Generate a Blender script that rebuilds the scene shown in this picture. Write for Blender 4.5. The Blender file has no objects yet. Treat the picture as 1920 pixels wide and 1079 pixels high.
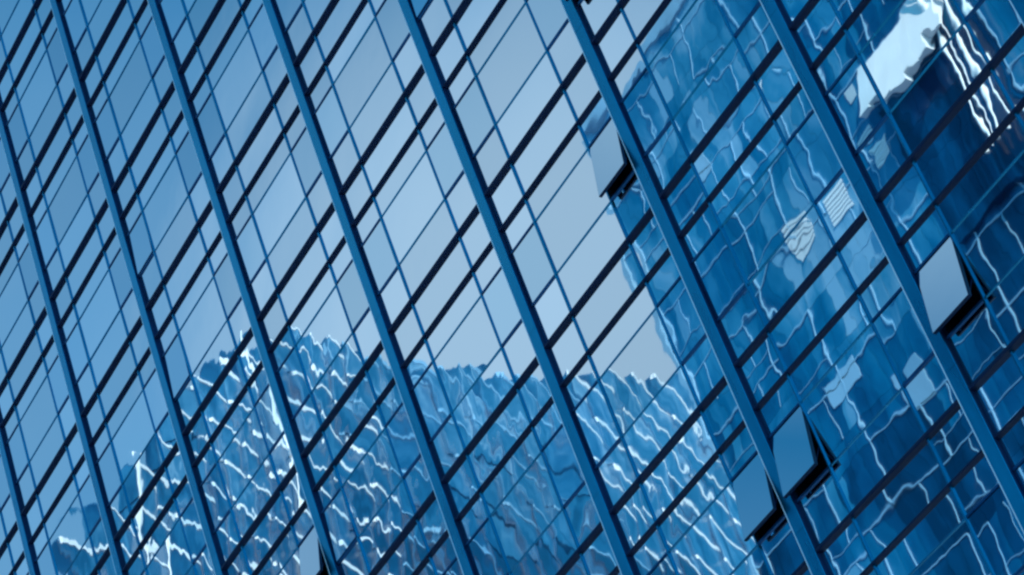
import bpy, math, random
from mathutils import Vector, Matrix
random.seed(7)
scene = bpy.context.scene
COL = scene.collection
R = math.radians

# ------------------------------------------------------------------ materials
def new_mat(name):
    m = bpy.data.materials.new(name); m.use_nodes = True
    nt = m.node_tree
    return m, nt, nt.nodes['Principled BSDF']

def paint(name, col, rough=0.45, metal=0.0, var=0.12, scale=1.2, spec=0.5):
    """painted metal / cladding with faint mottling and streaks of dirt"""
    m, nt, b = new_mat(name)
    tc = nt.nodes.new('ShaderNodeTexCoord')
    mp = nt.nodes.new('ShaderNodeMapping'); mp.inputs['Scale'].default_value = (3, 3, .6)
    nz = nt.nodes.new('ShaderNodeTexNoise'); nz.inputs['Scale'].default_value = scale; nz.inputs['Detail'].default_value = 5
    rp = nt.nodes.new('ShaderNodeValToRGB')
    lo = [c*(1-var*1.6) for c in col]; hi = [min(1, c*(1+var)) for c in col]
    rp.color_ramp.elements[0].position = .3; rp.color_ramp.elements[0].color = (*lo, 1)
    rp.color_ramp.elements[1].position = .75; rp.color_ramp.elements[1].color = (*hi, 1)
    nt.links.new(tc.outputs['Object'], mp.inputs['Vector']); nt.links.new(mp.outputs['Vector'], nz.inputs['Vector'])
    nt.links.new(nz.outputs['Fac'], rp.inputs['Fac']); nt.links.new(rp.outputs['Color'], b.inputs['Base Color'])
    mr = nt.nodes.new('ShaderNodeMapRange'); mr.inputs['To Min'].default_value = max(.02, rough-.1); mr.inputs['To Max'].default_value = rough+.12
    nt.links.new(nz.outputs['Fac'], mr.inputs['Value']); nt.links.new(mr.outputs['Result'], b.inputs['Roughness'])
    b.inputs['Metallic'].default_value = metal
    b.inputs['Specular IOR Level'].default_value = spec
    return m

def mirror_glass(name, tint, rip=1.0):
    """coated reflective glazing: slightly wavy, every pane with its own ripple (attribute pane_seed)"""
    m, nt, b = new_mat(name)
    N, L = nt.nodes, nt.links
    b.inputs['Metallic'].default_value = 1.0
    b.inputs['Roughness'].default_value = 0.012
    at = N.new('ShaderNodeAttribute'); at.attribute_name = 'pane_seed'
    tc = N.new('ShaderNodeTexCoord')
    def noise(scale, detail, k):
        n = N.new('ShaderNodeTexNoise'); n.noise_dimensions = '4D'
        n.inputs['Scale'].default_value = scale; n.inputs['Detail'].default_value = detail; n.inputs['Roughness'].default_value = .45
        mu = N.new('ShaderNodeMath'); mu.operation = 'MULTIPLY'; mu.inputs[1].default_value = k
        L.new(at.outputs['Fac'], mu.inputs[0]); L.new(mu.outputs[0], n.inputs['W']); L.new(tc.outputs['Object'], n.inputs['Vector'])
        return n
    n1 = noise(.75, 0.6, 9.0); n2 = noise(2.6, .6, 23.0)
    b1 = N.new('ShaderNodeBump'); b1.inputs['Strength'].default_value = 1; b1.inputs['Distance'].default_value = 0.0024*rip
    b2 = N.new('ShaderNodeBump'); b2.inputs['Strength'].default_value = 1; b2.inputs['Distance'].default_value = 0.00085*rip
    wn = N.new('ShaderNodeTexWhiteNoise'); wn.noise_dimensions = '1D'; L.new(at.outputs['Fac'], wn.inputs['W'])
    for bb, lo_, hi_ in ((b1, .35, 1.0), (b2, .15, 1.0)):          # some panes nearly flat, others wavy
        q = N.new('ShaderNodeMapRange'); q.inputs['To Min'].default_value = lo_; q.inputs['To Max'].default_value = hi_
        L.new(wn.outputs['Value'], q.inputs['Value']); L.new(q.outputs['Result'], bb.inputs['Strength'])
    L.new(n1.outputs['Fac'], b1.inputs['Height']); L.new(n2.outputs['Fac'], b2.inputs['Height'])
    L.new(b1.outputs['Normal'], b2.inputs['Normal']); L.new(b2.outputs['Normal'], b.inputs['Normal'])
    # faint coating variation from pane to pane
    hs = N.new('ShaderNodeMapRange'); hs.inputs['To Min'].default_value = .80; hs.inputs['To Max'].default_value = 1.0
    mx = N.new('ShaderNodeVectorMath'); mx.operation = 'SCALE'; mx.inputs[0].default_value = tint
    L.new(at.outputs['Fac'], hs.inputs['Value']); L.new(hs.outputs['Result'], mx.inputs['Scale']); L.new(mx.outputs['Vector'], b.inputs['Base Color'])
    return m

M = {}
M['cap'] = paint('blue_fin_paint', (.001, .32, .51), .28, .94, .10, .8)
M['highlight'] = paint('white_edge_highlight', (.88, .92, .95), .4, 0, .04, 1.0)  # white stands in for the bright highlight along the cap edge
M['body'] = paint('shade_navy_fin_flank', (.002, .025, .09), .6, 0, .2, .8, .2)  # shade on the fin sides put into a navy base colour
M['black'] = paint('black_rail_paint', (.001, .012, .048), .5, 0, .1, 1.0, .2)
M['mull'] = paint('blue_mullion_paint', (.004, .27, .43), .24, .92, .12, 1.0)
M['bar'] = paint('dark_blue_glazing_bar', (.002, .09, .22), .3, .8, .15, 1.0)
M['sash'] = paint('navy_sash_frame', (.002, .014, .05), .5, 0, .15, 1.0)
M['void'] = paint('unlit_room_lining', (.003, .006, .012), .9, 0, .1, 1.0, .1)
M['glass'] = mirror_glass('mirror_glass', (.84, .95, .98))
M['sashglass'] = mirror_glass('sash_glass', (.66, .86, .94), .7)
M['concrete'] = paint('blue_grey_render', (.01, .12, .26), .8, 0, .15, .3)
M['white'] = paint('white_band_cladding', (.90, .91, .92), .5, 0, .05, .3)
M['pale'] = paint('pale_blue_cladding', (.24, .45, .62), .55, 0, .10, .25)
M['podium'] = paint('blue_podium_cladding', (.03, .22, .46), .5, 0, .06, .1)
M['palejoint'] = paint('pale_joint_metal', (.24, .48, .68), .5, 0, .1, .3)
M['paving'] = paint('pale_paving', (.32, .40, .50), .8, 0, .12, .08)

def panel_mat(name, stops, rough=.18, streak=.28):
    m, nt, b = new_mat(name)
    at = nt.nodes.new('ShaderNodeAttribute'); at.attribute_name = 'panel_tone'
    rp = nt.nodes.new('ShaderNodeValToRGB'); e = rp.color_ramp.elements
    e[0].position, e[0].color = stops[0][0], (*stops[0][1], 1)
    e[1].position, e[1].color = stops[-1][0], (*stops[-1][1], 1)
    for p, c in stops[1:-1]:
        k = e.new(p); k.color = (*c, 1)
    # drawn blinds, grime and tint run in soft upright streaks through neighbouring panels
    tc = nt.nodes.new('ShaderNodeTexCoord'); mp = nt.nodes.new('ShaderNodeMapping'); mp.inputs['Scale'].default_value = (1, 1, .35)
    nz = nt.nodes.new('ShaderNodeTexNoise'); nz.inputs['Scale'].default_value = .55; nz.inputs['Detail'].default_value = 4
    mr = nt.nodes.new('ShaderNodeMapRange'); mr.inputs['From Min'].default_value = .25; mr.inputs['From Max'].default_value = .75
    mr.inputs['To Min'].default_value = -streak; mr.inputs['To Max'].default_value = streak
    ad = nt.nodes.new('ShaderNodeMath'); ad.operation = 'ADD'
    nt.links.new(tc.outputs['Object'], mp.inputs['Vector']); nt.links.new(mp.outputs['Vector'], nz.inputs['Vector']); nt.links.new(nz.outputs['Fac'], mr.inputs['Value'])
    nt.links.new(mr.outputs['Result'], ad.inputs[0]); nt.links.new(at.outputs['Fac'], ad.inputs[1])
    nt.links.new(ad.outputs[0], rp.inputs['Fac']); nt.links.new(rp.outputs['Color'], b.inputs['Base Color'])
    b.inputs['Roughness'].default_value = rough
    return m
BLUES = [(0, (.0, .022, .075)), (.25, (.001, .065, .175)), (.5, (.002, .135, .29)), (.75, (.03, .24, .42)), (1, (.20, .42, .60))]
M['towerglass'] = panel_mat('blue_tower_panels', BLUES)
M['wingglass'] = panel_mat('blue_wing_panels', [(0, (.001, .022, .07)), (.25, (.003, .055, .14)), (.5, (.012, .115, .235)), (.75, (.05, .20, .35)), (1, (.22, .40, .55))], .3)

# ------------------------------------------------------------------ mesh helpers
class MB:
    def __init__(s): s.v = []; s.f = []; s.seed = []; s.smooth = []
    def quad(s, pts, seed=0.0, smooth=False):
        n = len(s.v); s.v += [tuple(p) for p in pts]; s.f.append(tuple(range(n, n+len(pts)))); s.seed.append(seed); s.smooth.append(smooth)
    def box(s, x0, x1, y0, y1, z0, z1, seed=0.0):
        n = len(s.v)
        s.v += [(x, y, z) for z in (z0, z1) for y in (y0, y1) for x in (x0, x1)]
        for q in ((0,2,3,1), (4,5,7,6), (0,1,5,4), (2,6,7,3), (0,4,6,2), (1,3,7,5)):
            s.f.append(tuple(n+k for k in q)); s.seed.append(seed); s.smooth.append(False)
    def cbox(s, x0, x1, y0, y1, z0, z1, c):
        """a bar with its four long front edges eased: chamfer c on the y0 side, in x and z"""
        if (x1-x0) > (z1-z0):      # horizontal bar
            pr = [(y1, z0), (y1, z1), (y0+c, z1), (y0, z1-c), (y0, z0+c), (y0+c, z0)]
            ring = lambda x: [(x, a, b) for a, b in pr]
            A, B = ring(x0), ring(x1)
        else:
            pr = [(x0, y1), (x0, y0+c), (x0+c, y0), (x1-c, y0), (x1, y0+c), (x1, y1)]
            ring = lambda z: [(a, b, z) for a, b in pr]
            A, B = ring(z0), ring(z1)
        n = len(s.v); s.v += A+B; k = len(A)
        for i in range(k):
            j = (i+1) % k
            s.f.append((n+i, n+j, n+k+j, n+k+i)); s.seed.append(0); s.smooth.append(False)
        s.f.append(tuple(n+k-1-i for i in range(k))); s.seed.append(0); s.smooth.append(False)
        s.f.append(tuple(n+k+i for i in range(k))); s.seed.append(0); s.smooth.append(False)
    def pane(s, x0, x1, z0, z1, y, tilt=.0023, bow=.0009, hinge=None, xf=None, n=8):
        """one sheet of glass 12 mm thick: tiny tilt and pillow bow, as real panes have"""
        seed = random.random()
        tx, tz = random.gauss(0, tilt), random.gauss(0, tilt)
        w, h = x1-x0, z1-z0
        bw = random.gauss(0, bow)*min(1.0, (min(w, h)/1.2)**1.5)
        cx, cz = (x0+x1)/2, (z0+z1)/2
        base = len(s.v)
        for a in range(n+1):
            for b in range(n+1):
                x, z = x0+w*a/n, z0+h*b/n
                u, v = 2*a/n-1, 2*b/n-1
                yy = y + tx*(x-cx) + tz*(z-cz) + bw*(1-u*u)*(1-v*v)
                p = Vector((x, yy, z))
                s.v.append(tuple(xf @ p) if xf else tuple(p))
        for a in range(n):
            for b in range(n):
                i = base+a*(n+1)+b
                s.f.append((i, i+n+1, i+n+2, i+1)); s.seed.append(seed); s.smooth.append(True)
        # edges and back
        c = [(x0, z0), (x1, z0), (x1, z1), (x0, z1)]
        fr = [base, base+n*(n+1), base+n*(n+1)+n, base+n]
        bk = len(s.v)
        for x, z in c:
            p = Vector((x, y+.014, z)); s.v.append(tuple(xf @ p) if xf else tuple(p))
        for i in range(4):
            j = (i+1) % 4
            a, b = Vector(s.v[fr[i]]), Vector(s.v[fr[j]])
            q = len(s.v); s.v += [tuple(a), tuple(b)]
            s.f.append((q, bk+i, bk+j, q+1)); s.seed.append(seed); s.smooth.append(False)
        s.f.append((bk, bk+3, bk+2, bk+1)); s.seed.append(seed); s.smooth.append(False)
    def build(s, name, mat, parent=None, attr='pane_seed', xf=None):
        me = bpy.data.meshes.new(name)
        v = [tuple(xf @ Vector(p)) for p in s.v] if xf else s.v
        me.from_pydata(v, [], s.f)
        a = me.attributes.new(attr, 'FLOAT', 'FACE'); a.data.foreach_set('value', s.seed)
        me.polygons.foreach_set('use_smooth', s.smooth)
        me.materials.append(mat); me.update()
        o = bpy.data.objects.new(name, me); COL.objects.link(o)
        if parent: o.parent = parent
        return o

def empty(name, loc, label, cat, group=None):
    o = bpy.data.objects.new(name, None); COL.objects.link(o); o.location = loc
    o['label'] = label; o['category'] = cat
    if group: o['group'] = group
    return o

# ------------------------------------------------------------------ ground
g = MB(); g.quad([(-3000, -3000, 0), (3000, -3000, 0), (3000, 3000, 0), (-3000, 3000, 0)])
go = g.build('ground', M['paving']); go['kind'] = 'structure'

# ------------------------------------------------------------------ the glass office block in front of the camera
W, SH, Z0 = 4.5, 3.91746, 48.744            # bay, storey, height of rail row 0
FW, P = 0.275, 0.102                        # fin width; the caps and rails stand P proud of the glass
YG = P                                      # glass plane (the caps' fronts lie on y = 0)
V1, V2, CW = 1.02, 3.23, W-FW               # thin mullions in a bay, clear width of a bay
ZT, ZA, ZB = .952, 1.572, 2.912             # slim rail, upper bar, lower bar, below the heavy rail

cam_d = bpy.data.cameras.new('camera'); cam = bpy.data.objects.new('camera', cam_d); COL.objects.link(cam); scene.camera = cam
rv, uv, fv = Vector((.46319141, .83277477, -.30327085)), Vector((.62775961, -.06673488, .77554131)), Vector((-.62559698, .54960527, .55368084))
cam.matrix_world = Matrix(((rv.x, uv.x, -fv.x, 50.69756), (rv.y, uv.y, -fv.y, -28.91356), (rv.z, uv.z, -fv.z, Z0-47.04387), (0, 0, 0, 1)))
cam_d.sensor_fit = 'HORIZONTAL'; cam_d.sensor_width = 36; cam_d.lens = 36*4972.23/1920; cam_d.clip_start = .5; cam_d.clip_end = 6000
CAM = Vector((50.69756, -28.91356, Z0-47.04387))
def in_frame(x0, x1, z0, z1, m=.02):
    us, vs = [], []
    for x in (x0, x1):
        for z in (z0, z1):
            d = Vector((x, 0, z))-CAM; w = d.dot(fv)
            us.append(d.dot(rv)/w*4972.23/1920+.5); vs.append(.5-d.dot(uv)/w*4972.23/1079)
    return max(us) > -m and min(us) < 1+m and max(vs) > -m*1.5 and min(vs) < 1+m*1.5

I0, I1, J0, J1 = -6, 11, -5, 12             # bays and storeys of the whole block (row j hangs below rail j)
TOP, BOT = Z0-J0*SH+.5, Z0-(J1+1)*SH
ROOT = empty('office_building', (W*2.5, 12, 0), 'blue glass office block with slim vertical fins, black rails and some windows tilted open', 'office building')
INV = Matrix.Translation(-Vector(ROOT.location))
def part(mb, name, mat, parent=None): return mb.build(name, mat, parent or ROOT, xf=INV)

# solid block behind the glazing, with a base storey below it
w = MB()
w.box(I0*W-FW, (I1+1)*W, YG+.50, 30, 0, TOP)
w.box(I0*W-FW, (I1+1)*W, YG+.02, YG+.48, 0, BOT-.1)
part(w, 'structural_wall', M['void'])
w = MB(); w.box(I0*W-FW-.1, (I1+1)*W+.1, -.02, 30.1, TOP+.01, TOP+.9); part(w, 'parapet', M['cap'])

OPEN = {(5, 6, 'L'): 13.0, (6, 6, 'L'): 13.0, (4, 6, 'R'): 13.0, (4, 4, 'R'): 12.0, (5, 3, 'L'): 13.0, (4, 3, 'R'): 0, (1, 4, 'R'): 13.0,
        (1, 1, 'L'): 2.0, (1, 2, 'L'): 2.0, (4, 2, 'L'): 2.0, (2, 4, 'L'): 2.0}
rest_glass, rest_rail, rest_fin, rest_bar = MB(), MB(), MB(), MB()

def side_window(i, j, side, z):
    x0, x1 = (i*W+.012, i*W+V1) if side == 'L' else (i*W+V2, i*W+CW-.012)
    ang = OPEN.get((i, j, side), 0)
    b = MB()
    for zz in (ZA, ZB): b.cbox(x0, x1, YG-.034, YG+.06, z-zz-.024, z-zz+.024, .006)
    for xx in (x0, x1-.005): b.box(xx, xx+.005, YG-.02, YG+.05, z-ZB+.023, z-ZA-.023)
    bar = part(b, 'side_window', M['bar'])
    for c0, c1 in ((z-ZA+.026, z-ZT-.021), (z-SH+.036, z-ZB-.026)):
        p = MB(); p.pane(x0, x1, c0, c1, YG); part(p, 'fixed_pane', M['glass'], bar)
    za, zb = z-ZA-.030, z-ZB+.030
    xf = None
    if ang:
        o = Vector((0, YG-.01, za))
        xf = Matrix.Translation(o) @ Matrix.Rotation(R(-ang), 4, 'X') @ Matrix.Translation(-o)
    f = MB(); t = .032; xa, xb = x0+.006, x1-.006
    yf, yb = YG-.004, YG+.055
    for q in ((xa, xa+t, zb, za), (xb-t, xb, zb, za), (xa+t, xb-t, zb, zb+t), (xa+t, xb-t, za-t, za)):
        f.box(q[0], q[1], yf, yb, q[2], q[3])
    if ang:
        f.v = [tuple(xf @ Vector(v)) for v in f.v]
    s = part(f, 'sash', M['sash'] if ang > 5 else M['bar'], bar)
    g_ = MB(); tl = .0016 if not ang else .0006
    g_.pane(xa+.012, xb-.012, zb+.012, za-.012, YG-.012, tl, .0007 if not ang else .0003, xf=xf)
    part(g_, 'sash_pane', M['sashglass'], bar)
    if ang:
        rv_ = MB()      # reveal behind the opening, the room's darkness put into its colour
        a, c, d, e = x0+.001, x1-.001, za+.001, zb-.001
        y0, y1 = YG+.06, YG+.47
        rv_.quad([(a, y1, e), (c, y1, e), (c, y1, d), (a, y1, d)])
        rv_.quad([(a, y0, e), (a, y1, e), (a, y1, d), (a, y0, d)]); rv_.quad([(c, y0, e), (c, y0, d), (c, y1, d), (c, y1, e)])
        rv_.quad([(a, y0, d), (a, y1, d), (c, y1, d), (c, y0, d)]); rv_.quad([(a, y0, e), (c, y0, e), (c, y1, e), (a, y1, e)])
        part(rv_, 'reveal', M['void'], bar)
        st = MB()       # two friction stays holding the sash out
        for xs in (xa+.02, xb-.03):
            k0 = Vector((xs, YG+.05, zb+.5)); k1 = xf @ Vector((xs, YG+.05, zb+.06))
            dd = (k1-k0).normalized(); nn = dd.cross(Vector((1, 0, 0)))*.008; ex = Vector((.01, 0, 0))
            q = [k0-nn-ex, k0+nn-ex, k0+nn+ex, k0-nn+ex, k1-nn-ex, k1+nn-ex, k1+nn+ex, k1-nn+ex]
            for fc in ((0,1,2,3), (4,7,6,5), (0,4,5,1), (1,5,6,2), (2,6,7,3), (3,7,4,0)): st.quad([q[n] for n in fc])
            part(st, 'stay', M['black'], bar); st = MB()

def cell(i, j):
    x, z = i*W, Z0-j*SH
    if not in_frame(x-FW, x+W, z-SH-.1, z+.1):
        rest_glass.pane(x+.012, x+CW-.012, z-SH+.05, z-.05, YG+.002, n=2)
        rest_rail.box(x, x+CW, 0, YG+.06, z-.035, z+.045); rest_rail.box(x, x+CW, .004, YG+.06, z-ZT-.025, z-ZT+.025)
        for zz in (ZA, ZB): rest_bar.box(x, x+CW, YG-.03, YG+.06, z-zz-.02, z-zz+.02)
        return
    r = MB(); r.cbox(x+.002, x+CW-.002, .010, YG+.06, z-.030, z+.034, .008); part(r, 'heavy_rail', M['black'])
    r = MB(); r.cbox(x+.002, x+CW-.002, .022, YG+.06, z-ZT-.019, z-ZT+.019, .005); part(r, 'slim_rail', M['black'])
    s = MB()
    for a, b in ((.012, V1-.014), (V1+.014, V2-.014), (V2+.014, CW-.012)): s.pane(x+a, x+b, z-ZT+.021, z-.032, YG)
    part(s, 'spandrel_panel', M['glass'])
    c = MB()
    for a, b in ((z-ZA+.016, z-ZT-.021), (z-ZB+.016, z-ZA-.016), (z-SH+.036, z-ZB-.016)): c.pane(x+V1+.014, x+V2-.014, a, b, YG)
    fw = part(c, 'fixed_window', M['glass'])
    for zz in (ZA, ZB):
        b = MB(); b.cbox(x+V1+.022, x+V2-.022, YG-.022, YG+.06, z-zz-.015, z-zz+.015, .004)
        part(b, 'glazing_bar', M['mull'], fw)
    side_window(i, j, 'L', z); side_window(i, j, 'R', z)

for i in range(I0, I1+1):
    for j in range(J0, J1+1): cell(i, j)
    x = i*W
    seen = in_frame(x-FW, x+W, BOT, TOP) and i > -5
    for vx in (V1, V2):
        m = MB() if seen else rest_bar
        for j in range(J0, J1+1):     # broken at each rail
            z = Z0-j*SH
            for a, c in ((z-ZT+.020, z-.031), (z-SH+.035, z-ZT-.020)):
                m.cbox(x+vx-.024, x+vx+.024, YG-.036, YG+.06, a, c, .006)
        if seen: part(m, 'mullion', M['mull'])
for i in range(I0, I1+2):
    x = i*W
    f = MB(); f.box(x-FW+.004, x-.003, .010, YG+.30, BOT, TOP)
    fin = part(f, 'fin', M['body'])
    c = MB()
    zs = [BOT] + [Z0-j*SH+.5 for j in range(J1, J0-1, -1)]   # caps in storey lengths with hairline joints
    for a, b in zip(zs, zs[1:]): c.cbox(x-FW, x, 0, .012, a+.003, b-.003, .006)
    part(c, 'cap', M['cap'], fin)
    c = MB()                                                 # matt white strip down the cap's outer edge, a painted highlight
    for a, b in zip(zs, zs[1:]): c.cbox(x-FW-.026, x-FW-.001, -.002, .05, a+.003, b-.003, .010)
    part(c, 'edge_highlight', M['highlight'], fin)
for mb, nm, mt in ((rest_glass, 'glazing', 'glass'), (rest_rail, 'rail', 'black'), (rest_bar, 'bar', 'mull')):
    if mb.v: part(mb, nm, M[mt])['kind'] = 'stuff'

# ------------------------------------------------------------------ what the glass mirrors: the blue tower straight across the street
BY, BX0, BX1, BTOP = -61.0, -40.9, 8.0, 95.0
TB = empty('panel_tower', ((BX0+BX1)/2, BY-14, 0), 'blue panelled tower across the street, mirrored behind the open windows', 'tower')
IB = Matrix.Translation(-Vector(TB.location))
def pb(mb, name, mat, parent=None, attr='panel_tone'): return mb.build(name, mat, parent or TB, attr, IB)
core = MB(); core.box(BX0, BX1, BY-28, BY-.3, 0, BTOP-.4); pb(core, 'wall', M['concrete'])
BAY, FL, FZ0 = 3.7, 4.1, 77.0-4.1*8
pan, jn = MB(), MB()
from mathutils import noise as mn
rb = random.Random(3)
nb = int((BX1-BX0)/BAY)+1
for a in range(nb):
    for k in range(14):
        x, z = BX0+a*BAY, FZ0+k*FL
        if z < 50 or z+1 > BTOP: continue
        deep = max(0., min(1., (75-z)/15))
        for q in range(4):
            for (h0, h1) in ((0, 1.3), (1.3, 4.1)):
                xa, xb = x+q*BAY/4, min(x+(q+1)*BAY/4, BX1)
                if xb-xa < .2: continue
                # glazing in long runs of like tone (blinds drawn by whole rooms), single panes differing a little
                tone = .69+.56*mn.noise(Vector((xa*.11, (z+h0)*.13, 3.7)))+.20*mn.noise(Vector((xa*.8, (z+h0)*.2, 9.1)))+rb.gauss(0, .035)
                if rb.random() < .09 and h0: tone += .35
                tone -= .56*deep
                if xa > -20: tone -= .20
                z1 = min(z+h1, BTOP)
                if z1-z-h0 < .2: continue
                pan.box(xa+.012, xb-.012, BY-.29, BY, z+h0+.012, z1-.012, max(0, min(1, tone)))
        if rb.random() < .85: jn.box(x-.035, x+.035, BY-.2, BY+.08, z, min(z+FL, BTOP))
        if rb.random() < .75: jn.box(x+.06, min(x+BAY, BX1)-.06, BY-.2, BY+.06, z-.035, z+.035)
        if rb.random() < .50: jn.box(x+.06, min(x+BAY, BX1)-.06, BY-.2, BY+.05, z+1.28, z+1.32)
        if rb.random() < .50: jn.box(x+BAY/2-.02, x+BAY/2+.02, BY-.2, BY+.05, z+1.33, min(z+FL-.06, BTOP))
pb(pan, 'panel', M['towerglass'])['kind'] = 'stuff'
pb(jn, 'joint', M['palejoint'])
e = MB(); e.box(BX0-.35, BX0, BY-28, BY+.15, 50, BTOP+.3); e.box(BX0, BX1, BY-.4, BY+.2, BTOP-.35, BTOP+.3); pb(e, 'coping', M['pale'])
pod = MB(); pod.box(BX0-.5, -25, BY-28.4, BY+.6, 0, 50); pb(pod, 'podium', M['podium'])
pod = MB(); pod.box(-25, BX1+.5, BY-28.3, BY+.7, 0, 50); pb(pod, 'podium', M['pale'])
# louvred vents, one beside a mullion on several floors
for (x, z, s) in ((-25.8, 75.8, 1.9), (-22.1, 76.4, 1.4), (-26.0, 84.8, .8), (-21.5, 80.1, .8), (-30.4, 76.3, 1.9)):
    lv = MB(); n = 7
    for q in range(n):
        za, zb = z+s*q/n, z+s*(q+.64)/n; k0 = len(lv.v)
        lv.box(x, x+s, BY+.04, BY+.07, za, zb)
        lv.v[k0:] = [(px, py+(pz-za)*.12, pz) for px, py, pz in lv.v[k0:]]
    pb(lv, 'louvre_vent', M['white'])
for (x, z, a, h) in ((-31.2, 67.7, 2.9, 1.5), (-26.6, 64.6, 1.5, 1.9), (-33.4, 84.6, 1.6, 2.6)):
    b = MB(); b.box(x, x+a, BY+.01, BY+.06, z, z+h); pb(b, 'drawn_blind', M['pale'])
# white screen and the dark recess with white columns beside it
s = MB()
for q in range(6):      # white screen with a stepped lower end
    k0 = len(s.v)
    s.box(-19.5+q*1.0, -19.5+q*1.0+.99, BY+.1, BY+.5, 76.9+(.0, .25, .1, .5, .6, 1.1)[q], 80.7)
    s.v[k0:] = [(px, py+(80.7-pz)*.4, pz) for px, py, pz in s.v[k0:]]           # it leans out at the foot
pb(s, 'white_screen', M['white'])
d = MB()
for q in range(9):
    for k in range(4): d.box(-19.6+q*.9+.01, -19.6+(q+1)*.9-.01, BY+.02, BY+.28, 69.2+k*2.12+.01, 69.2+(k+1)*2.12-.01, max(0, rb.gauss(.07, .07)))
pb(d, 'dark_panel', M['towerglass'])['kind'] = 'stuff'
for x, r in ((-14.1, .09), (-13.6, .05), (-13.0, .11), (-12.3, .05), (-11.6, .10)):
    c = MB(); n = 12
    for q in range(n):
        t0, t1 = 2*math.pi*q/n, 2*math.pi*(q+1)/n
        p0 = (x+r*math.cos(t0), BY+1.0+r*math.sin(t0)); p1 = (x+r*math.cos(t1), BY+1.0+r*math.sin(t1))
        c.quad([(*p0, 70.2), (*p1, 70.2), (*p1, 82), (*p0, 82)])
    pb(c, 'column', M['white'])

# ------------------------------------------------------------------ the long stepped tower farther off, mirrored low in the glass
CM = Vector((CAM.x, -CAM.y+2*YG, CAM.z))
u = Vector((-.592, -.806, 0)).normalized(); l = Vector((-u.y*-1, 0, 0))
l = Vector((-.806, .592, 0)).normalized()
DIR = [(-.74, -.405, .515), (-.7245, -.4298, .5389), (-.7040, -.4457, .5529), (-.690, -.458, .559), (-.6803, -.4683, .5638), (-.6697, -.4820, .5650), (-.6655, -.499, .5560),
       (-.6622, -.5155, .5440), (-.656, -.5288, .5368), (-.6498, -.5413, .5337), (-.642, -.555, .5285), (-.6348, -.5680, .5238), (-.629, -.581, .5170), (-.6208, -.5976, .5074), (-.612, -.611, .498), (-.605, -.625, .49)]
D2 = []
for a, b in zip(DIR, DIR[1:]): D2 += [a, tuple((p+q)/2 for p, q in zip(a, b))]
DIR = D2 + [DIR[-1]]                          # a narrow wing in every bearing and one between
ST = empty('stepped_tower', (-150, -190, 0), 'long stepped tower with white floor bands, mirrored in the lower panes', 'tower')
IS = Matrix.Translation(-Vector(ST.location))
def ps(mb, name, mat, parent=None): return mb.build(name, mat, parent or ST, 'panel_tone', IS)
RR = []; r = 215.0; prev = None; ra = random.Random(5)
pts = []
for d in DIR:
    d = Vector(d); h = Vector((d.x, d.y, 0)); hl = h.length; h /= hl
    if prev is not None:
        # prev + a*u - e*l = CM + r*h   (e fixed)
        e = .6; c = Vector((prev.x-e*l.x-CM.x, prev.y-e*l.y-CM.y, 0))
        det = h.x*(-u.y)-(-u.x)*h.y
        r = (c.x*(-u.y)-(-u.x)*c.y)/det
    p = CM+h*r; p.z = CM.z+r*d.z/hl
    RR.append(r); prev = p; pts.append(p.copy())
for kk, p in enumerate(pts):
    k = kk//2
    L = ((pts[kk+1]-p).dot(u)+1.0) if kk+1 < len(pts) else 20
    fr = Matrix(((u.x, -l.x, 0, p.x), (u.y, -l.y, 0, p.y), (0, 0, 1, 0), (0, 0, 0, 1)))   # local x along the long face, local -y into the wing
    def loc(mb): mb.v = [tuple(fr @ Vector(v)) for v in mb.v]; return mb
    top = p.z; wing = MB(); FH = (5.0 if k < 6 else 5.6)*RR[kk]/240
    nf = int(top/FH)
    zt = top
    DP = 1.2 if kk == 0 else 2.6
    wing.box(0, L, -DP, -.3, 0, top)
    wg = ps(loc(wing), 'wing', M['concrete'])
    gl, bd = MB(), MB()
    for q in range(nf):
        z1 = top-q*FH; z0 = z1-FH
        if z0 < 40: break
        n = max(1, int(L/4.5))
        for a in range(n):
            gl.box(L*a/n+.05, L*(a+1)/n-.05, -.3, -.05, z0+.02, z1-.62, max(0, min(1, 1.0 if k in (8, 9) and q in (5, 6) else ra.gauss(.33, .08)-.020*q+.30*max(0, 1-q/5)+(.10 if k > 6 else 0)-(.30 if 6 <= k <= 11 and q > 3 else 0))))  # upper floors and far wings paler: distance haze put into the tone
        calm = 6 <= k <= 10 and q > 1
        if k in (8, 9) and q in (5, 6): continue
        if not (calm and ra.random() < .4): bd.box(0, L+.2, -.3, .02, z1-((.42+.35*ra.random()) if not calm else .35)*RR[kk]/260, z1)
        if 2 <= kk <= 9 and q > 3 and ra.random() < .13: bd.box(.3, L-.2, -.04, .03, z0+.03, z1-.9)
        gl.box(-.22, -.02, -DP, -.4, z0+.05, z1-.3, max(0, min(1, ra.gauss(.45, .1)-.02*q)))
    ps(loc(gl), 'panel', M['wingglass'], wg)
    ps(loc(bd), 'floor_band', M['palejoint'] if 6 <= k <= 10 else M['white'], wg)
    pl = MB(); pl.box(-.30, .10, -.35, .12, 30, top+.8); 
    if kk in (2, 8): ps(loc(pl), 'edge_post', M['white'], wg)

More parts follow.
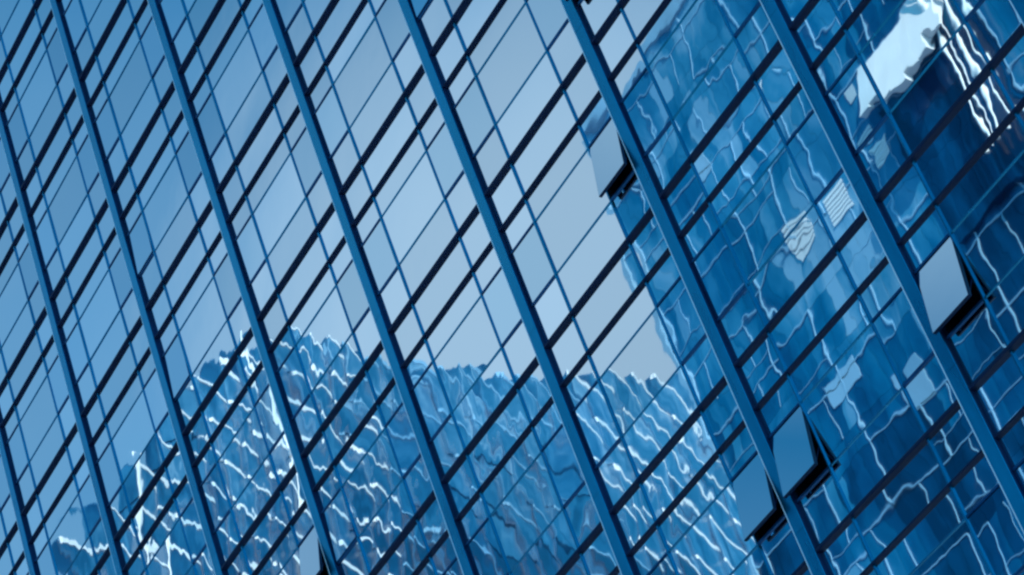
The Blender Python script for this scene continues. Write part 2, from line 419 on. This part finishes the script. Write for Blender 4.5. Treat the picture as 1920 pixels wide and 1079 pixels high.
# ------------------------------------------------------------------ daylight
SUN = Vector((.82, .29, .56)).normalized()
el = math.asin(SUN.z); az = math.atan2(SUN.x, SUN.y)
sd = bpy.data.lights.new('sun', 'SUN'); sd.energy = 5.0; sd.angle = R(.5); sd.color = (1, .95, .88)
so = bpy.data.objects.new('sun', sd); COL.objects.link(so); so.rotation_euler = (-SUN).to_track_quat('-Z', 'Y').to_euler(); so.location = (60, 60, 150)
wd = bpy.data.worlds.new('World'); scene.world = wd; wd.use_nodes = True
SKYT = (.08, 1.2, 1.42, 1)
nt = wd.node_tree; N, Lk = nt.nodes, nt.links
bg = N['Background']; bg.inputs['Strength'].default_value = .14
sk = N.new('ShaderNodeTexSky'); sk.sky_type = 'NISHITA'; sk.sun_disc = False; sk.sun_elevation = el; sk.sun_rotation = az
sk.air_density = 1.0; sk.dust_density = .6; sk.ozone_density = 3.0
tc = N.new('ShaderNodeTexCoord')
def dotn(v):
    n = N.new('ShaderNodeVectorMath'); n.operation = 'DOT_PRODUCT'; n.inputs[1].default_value = Vector(v).normalized(); Lk.new(tc.outputs['Generated'], n.inputs[0]); return n.outputs['Value']
def cloud(v, lo, hi, amount):                     # a soft bank of cloud round direction v
    n = N.new('ShaderNodeMapRange'); n.interpolation_type = 'SMOOTHSTEP'
    n.inputs['From Min'].default_value = lo; n.inputs['From Max'].default_value = hi; n.inputs['To Max'].default_value = amount
    Lk.new(dotn(v), n.inputs['Value']); return n.outputs['Result']
def math2(op, p, q):
    n = N.new('ShaderNodeMath'); n.operation = op
    for k, t in enumerate((p, q)):
        if hasattr(t, 'is_output'): Lk.new(t, n.inputs[k])
        else: n.inputs[k].default_value = t
    return n.outputs[0]
def azel(a, e): return (math.sin(R(a))*math.cos(R(e)), -math.cos(R(a))*math.cos(R(e)), math.sin(R(e)))
bank = math2('MAXIMUM', math2('MAXIMUM', cloud(azel(-47, 31), .972, 1.0, 1.0), cloud(azel(-59, 33), .972, .999, .36)), math2('MAXIMUM', cloud(azel(-58, 57), .974, .997, .95), cloud(azel(-75, 41), .985, .999, .6)))
low = cloud((0, 0, -1), -.25, .02, .8)              # milky air near the horizon
bank = math2('MAXIMUM', bank, low)
nz = N.new('ShaderNodeTexNoise'); nz.inputs['Scale'].default_value = 6; nz.inputs['Detail'].default_value = 5; nz.inputs['Roughness'].default_value = .5
Lk.new(tc.outputs['Generated'], nz.inputs['Vector'])
wob = math2('MULTIPLY', math2('SUBTRACT', nz.outputs['Fac'], .5), .95)
bell = math2('MULTIPLY', bank, math2('SUBTRACT', 1.25, bank))
fac = N.new('ShaderNodeClamp'); Lk.new(math2('ADD', bank, math2('MULTIPLY', wob, bell)), fac.inputs['Value'])
tn = N.new('ShaderNodeMix'); tn.data_type = 'RGBA'; tn.blend_type = 'MULTIPLY'; tn.inputs['Factor'].default_value = 1; tn.inputs['B'].default_value = SKYT
Lk.new(sk.outputs['Color'], tn.inputs['A'])
mx = N.new('ShaderNodeMix'); mx.data_type = 'RGBA'; mx.inputs['B'].default_value = (3.1, 4.4, 5.9, 1)
Lk.new(fac.outputs['Result'], mx.inputs['Factor']); Lk.new(tn.outputs['Result'], mx.inputs['A']); Lk.new(mx.outputs['Result'], bg.inputs['Color'])

vs = scene.view_settings; vs.view_transform = 'Standard'; vs.look = 'None'; vs.exposure = 0; vs.gamma = 1
scene.cycles.max_bounces = 6; scene.cycles.glossy_bounces = 5; scene.cycles.filter_width = 2.4
